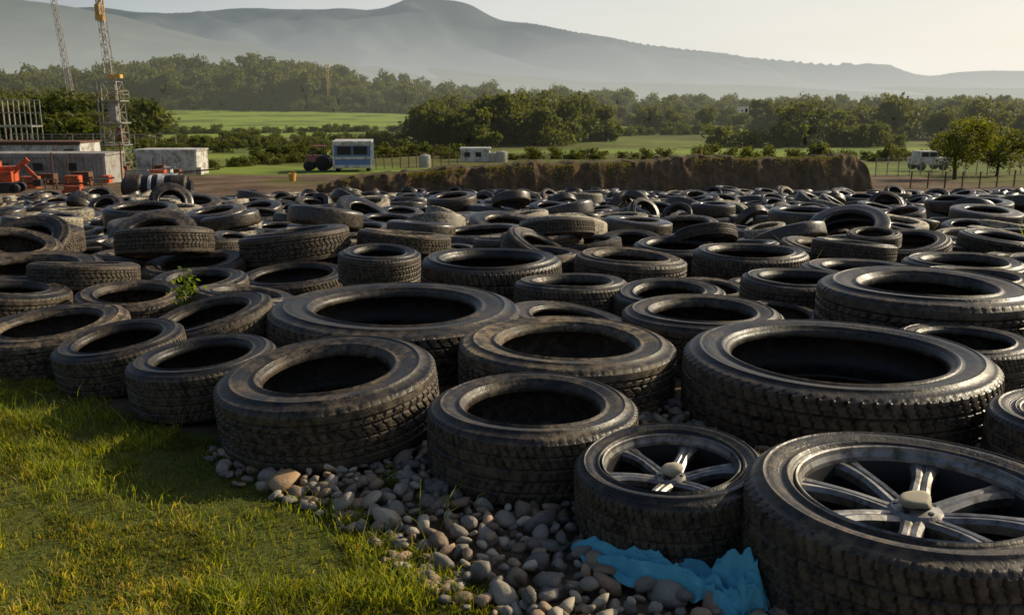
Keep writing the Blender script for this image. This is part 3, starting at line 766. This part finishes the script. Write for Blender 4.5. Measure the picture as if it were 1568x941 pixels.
def fence(name,p0,p1,Y0,Y1,n,h,rails,mat,mesh_=False):
    b=MB(); pts_=[]
    for i in range(n+1):
        u=i/n; Y=Y0+(Y1-Y0)*u; x=px(p0+(p1-p0)*u,Y); pts_.append(Vector((x,Y,TT(x,Y)-.1)))
        b.beam(pts_[-1],pts_[-1]+Vector((random.uniform(-.03,.03),0,h)),.04,0,5)
    for a,c in zip(pts_,pts_[1:]):
        for r_ in rails: b.beam(a+Vector((0,0,h*r_)),c+Vector((0,0,h*r_)),.012,0,4)
        if mesh_:
            for k in range(1,6): b.beam(a.lerp(c,k/6),a.lerp(c,k/6)+Vector((0,0,h*.95)),.008,0,3)
    b.obj(name,[mat])
fence("wire_fence",1345,1620,58,60,16,1.25,(.3,.6,.95),M_steel,True)
fence("wire_fence",575,700,70,76,10,1.2,(.4,.7,.95),M_rust)
fence("wire_fence",1400,1640,44,46,9,.9,(.4,.9),M_rust)
fence("wooden_post_fence",-60,150,43,44,12,.6,(.5,.9),M_rust)
tx,ty=px(1424,66),66; e=empty("white_pickup_truck",(tx,ty,TT(tx,ty)+.1)); e.rotation_euler=(0,0,.05)
b=MB(); b.box((0,0,.65),(2.4,1.5,.45)); b.box((-.3,0,1.1),(1.2,1.35,.5)); b.box((0,-.79,.62),(2.3,.05,.08)); b.obj("body",[M_white],parent=e)
b=MB(); b.box((-.6,-.69,1.12),(.5,.04,.32)); b.box((0,-.69,1.12),(.5,.04,.32)); b.obj("windows",[M_glass],parent=e)
b=MB()
for x in(-.8,.8):
    for y in(-.65,.65): b.lathe([(.001,-.1),(.25,-.1),(.33,-.08),(.33,.08),(.25,.1),(.001,.1)],20,0,(x,y,.33),Euler((rad(90),0,0)).to_matrix())
b.obj("wheels",[M_blk],parent=e)
b=MB(); b.beam((0,0,0),(0,0,1.5),.05,0,8); b.box((0,0,1.5),(.16,.05,.2)); x_,y_=px(1075,60),60; b.obj("yellow_marker_post",[M_yel],loc=(x_,y_,TT(x_,y_)))

# orange excavator at left edge
ex,ey=px(-4,40),40; e=empty("orange_excavator",(ex,ey,TT(ex,ey)-.05)); e.rotation_euler=(0,0,.2)
b=MB(); b.box((0,0,.75),(1.1,1.0,.45)); b.box((-.25,-.1,1.15),(.5,.7,.5)); b.box((.3,.15,1.05),(.6,.7,.25)); 
R_=Euler((0,rad(-40),0)).to_matrix(); b.box((.75,0,1.15),(1.0,.14,.2),0,R_); R_=Euler((0,rad(50),0)).to_matrix(); b.box((1.15,0,.95),(.9,.12,.16),0,R_)
b.obj("body_and_boom",[M_or],parent=e)
b=MB()
for y in(-.45,.45):
    b.box((0,y,.25),(1.3,.28,.36)); 
    for x in(-.62,.62): b.lathe([(.001,-.14),(.2,-.14),(.2,.14),(.001,.14)],14,0,(x,y,.25),Euler((rad(90),0,0)).to_matrix())
b.box((-.25,-.46,1.2),(.4,.03,.35)); b.box((1.45,0,.45),(.3,.4,.3)); b.obj("tracks_bucket_glass",[M_blk],parent=e)
def barrier(x,y,rz_):
    b=MB(); b.box((0,0,.12),(.9,.35,.2)); b.box((0,0,.3),(.8,.18,.2)); b.beam((-.5,0,.12),(.5,0,.12),.13,0,10)
    b.obj("orange_plastic_barrier",[M_or],loc=(x,y,TT(x,y)-.0),rot=(0,0,rz_))
barrier(px(135,36),36,.2); barrier(px(105,38),38,-.3)
b=MB(); b.lathe([(.001,0),(.16,0),(.22,.4),(.24,.4),(.24,.43),(.2,.43),(.15,.04),(.001,.04)],20); b.beam((-.22,0,.4),(0,0,.62),.015); b.beam((.22,0,.4),(0,0,.62),.015)
x_,y_=px(445,52),52; b.obj("yellow_bucket",[M_yel],loc=(x_,y_,TT(x_,y_)))
# axle: two big tyres with a labelled drum between
ax,ay=px(236,26),26; e=empty("axle_with_tyres",(ax,ay,TT(ax,ay)+.55)); e.rotation_euler=(0,0,.12)
for x,R in((-.62,.40),(.60,.36)):
    obj("tyre",HI[0] if x<0 else HI[1],(x,0,0),(0,rad(90),0),(R,R,.75),e)
b=MB(); m=Euler((0,rad(90),0)).to_matrix()
b.lathe([(.001,-.42),(.30,-.42),(.34,-.38),(.34,.38),(.30,.42),(.001,.42)],30,0,(0,0,0),m); b.lathe([(.345,-.2),(.35,-.19),(.35,-.12),(.345,-.11)],30,1,(0,0,0),m); b.lathe([(.345,.05),(.35,.06),(.35,.22),(.345,.23)],30,1,(0,0,0),m)
b.lathe([(.001,-.95),(.2,-.95),(.2,.95),(.001,.95)],20,2,(0,0,0),m)
b.obj("drum",[M_dark,M_white,M_blk],parent=e)
def weed(x,y,z,s,n=140):
    r=np.random.default_rng(4); P=r.normal(size=(n,3))*np.array([.5,.4,.6])*s+np.array([0,0,s]); A=r.normal(size=(n,3));A/=np.linalg.norm(A,axis=1)[:,None];B=np.cross(A,r.normal(size=(n,3)));B/=np.linalg.norm(B,axis=1)[:,None]
    k=.22*s; Q=np.stack([P-A*k,P+B*k*.6,P+A*k,P-B*k*.6],1).reshape(-1,3)
    obj("leafy_weed",fast("leafy_weed",Q,np.arange(4*n).reshape(n,4),[M_grass],False,np.tile(np.array([[.08,.12,.02]]),(4*n,1))),(x,y,z))
weed(-1.72,4.72,.12,.075); weed(-.37,2.58,.0,.035)

# ---------------------------------------------------------------- light, sky
az,el=rad(64),rad(28)
s=Vector((math.sin(az)*math.cos(el),math.cos(az)*math.cos(el),math.sin(el)))
L=bpy.data.lights.new("sun",'SUN'); L.energy=5; L.angle=rad(.5); L.color=(1,.86,.60)
lo=bpy.data.objects.new("sun",L); lo.rotation_euler=s.to_track_quat('Z','Y').to_euler(); link(lo)
w=bpy.data.worlds.new("World"); sc.world=w; w.use_nodes=True; nt=w.node_tree; nt.nodes.clear()
N=lambda ty:nt.nodes.new(ty); K=lambda a,b:nt.links.new(a,b)
sky=N('ShaderNodeTexSky'); sky.sky_type='NISHITA'; sky.sun_disc=False; sky.sun_elevation=el; sky.sun_rotation=az; sky.dust_density=3; sky.air_density=1; sky.ozone_density=1.5; sky.altitude=200
tcn=N('ShaderNodeTexCoord'); mp=N('ShaderNodeMapping'); mp.inputs['Scale'].default_value=(1,1,7); K(tcn.outputs['Generated'],mp.inputs[0])
nz=N('ShaderNodeTexNoise'); nz.inputs['Scale'].default_value=2.2; nz.inputs['Detail'].default_value=6; K(mp.outputs[0],nz.inputs['Vector'])
sz=N('ShaderNodeSeparateXYZ'); K(tcn.outputs['Generated'],sz.inputs[0])
# thin haze deck: dense near the horizon, thinning upward; brighter on the sun side
el_=N('ShaderNodeMapRange'); el_.inputs[1].default_value=.0; el_.inputs[2].default_value=.36; el_.inputs[3].default_value=.95; el_.inputs[4].default_value=.03; el_.interpolation_type='SMOOTHSTEP'; K(sz.outputs[2],el_.inputs[0])
cn=N('ShaderNodeMapRange'); cn.inputs[1].default_value=.3; cn.inputs[2].default_value=.7; cn.inputs[3].default_value=-.16; cn.inputs[4].default_value=.12; K(nz.outputs['Fac'],cn.inputs[0])
ad=N('ShaderNodeMath'); ad.operation='ADD'; ad.use_clamp=True; K(el_.outputs[0],ad.inputs[0]); K(cn.outputs[0],ad.inputs[1])
dt=N('ShaderNodeVectorMath'); dt.operation='DOT_PRODUCT'; K(tcn.outputs['Generated'],dt.inputs[0]); dt.inputs[1].default_value=(math.sin(az),math.cos(az),0)
sr=N('ShaderNodeValToRGB')
mr=N('ShaderNodeMapRange'); mr.inputs[1].default_value=-1; mr.inputs[2].default_value=1; K(dt.outputs['Value'],mr.inputs[0]); K(mr.outputs[0],sr.inputs[0])
E=sr.color_ramp.elements; E[0].position=.34; E[0].color=(.10,.11,.12,1); E[1].position=.9; E[1].color=(.95,.91,.81,1); e_=E.new(.54); e_.color=(.57,.60,.60,1); e_=E.new(.72); e_.color=(.80,.80,.75,1)
sc_=N('ShaderNodeVectorMath'); sc_.operation='SCALE'; sc_.inputs['Scale'].default_value=10; K(sr.outputs[0],sc_.inputs[0])
mxn=N('ShaderNodeMix'); mxn.data_type='RGBA'; K(ad.outputs[0],mxn.inputs[0]); K(sky.outputs[0],mxn.inputs[6]); K(sc_.outputs[0],mxn.inputs[7])
bg=N('ShaderNodeBackground'); bg.inputs[1].default_value=.1; K(mxn.outputs[2],bg.inputs[0]); ow=N('ShaderNodeOutputWorld'); K(bg.outputs[0],ow.inputs[0])

cam=bpy.data.cameras.new("camera"); cam.lens=36*1400/1568; cam.sensor_width=36; cam.clip_end=30000; cam.clip_start=.05
cam.dof.use_dof=True; cam.dof.focus_distance=3.1; cam.dof.aperture_fstop=11
co=bpy.data.objects.new("camera",cam); co.location=(0,0,1.15); co.rotation_euler=(rad(90-12.5),0,0); link(co); sc.camera=co
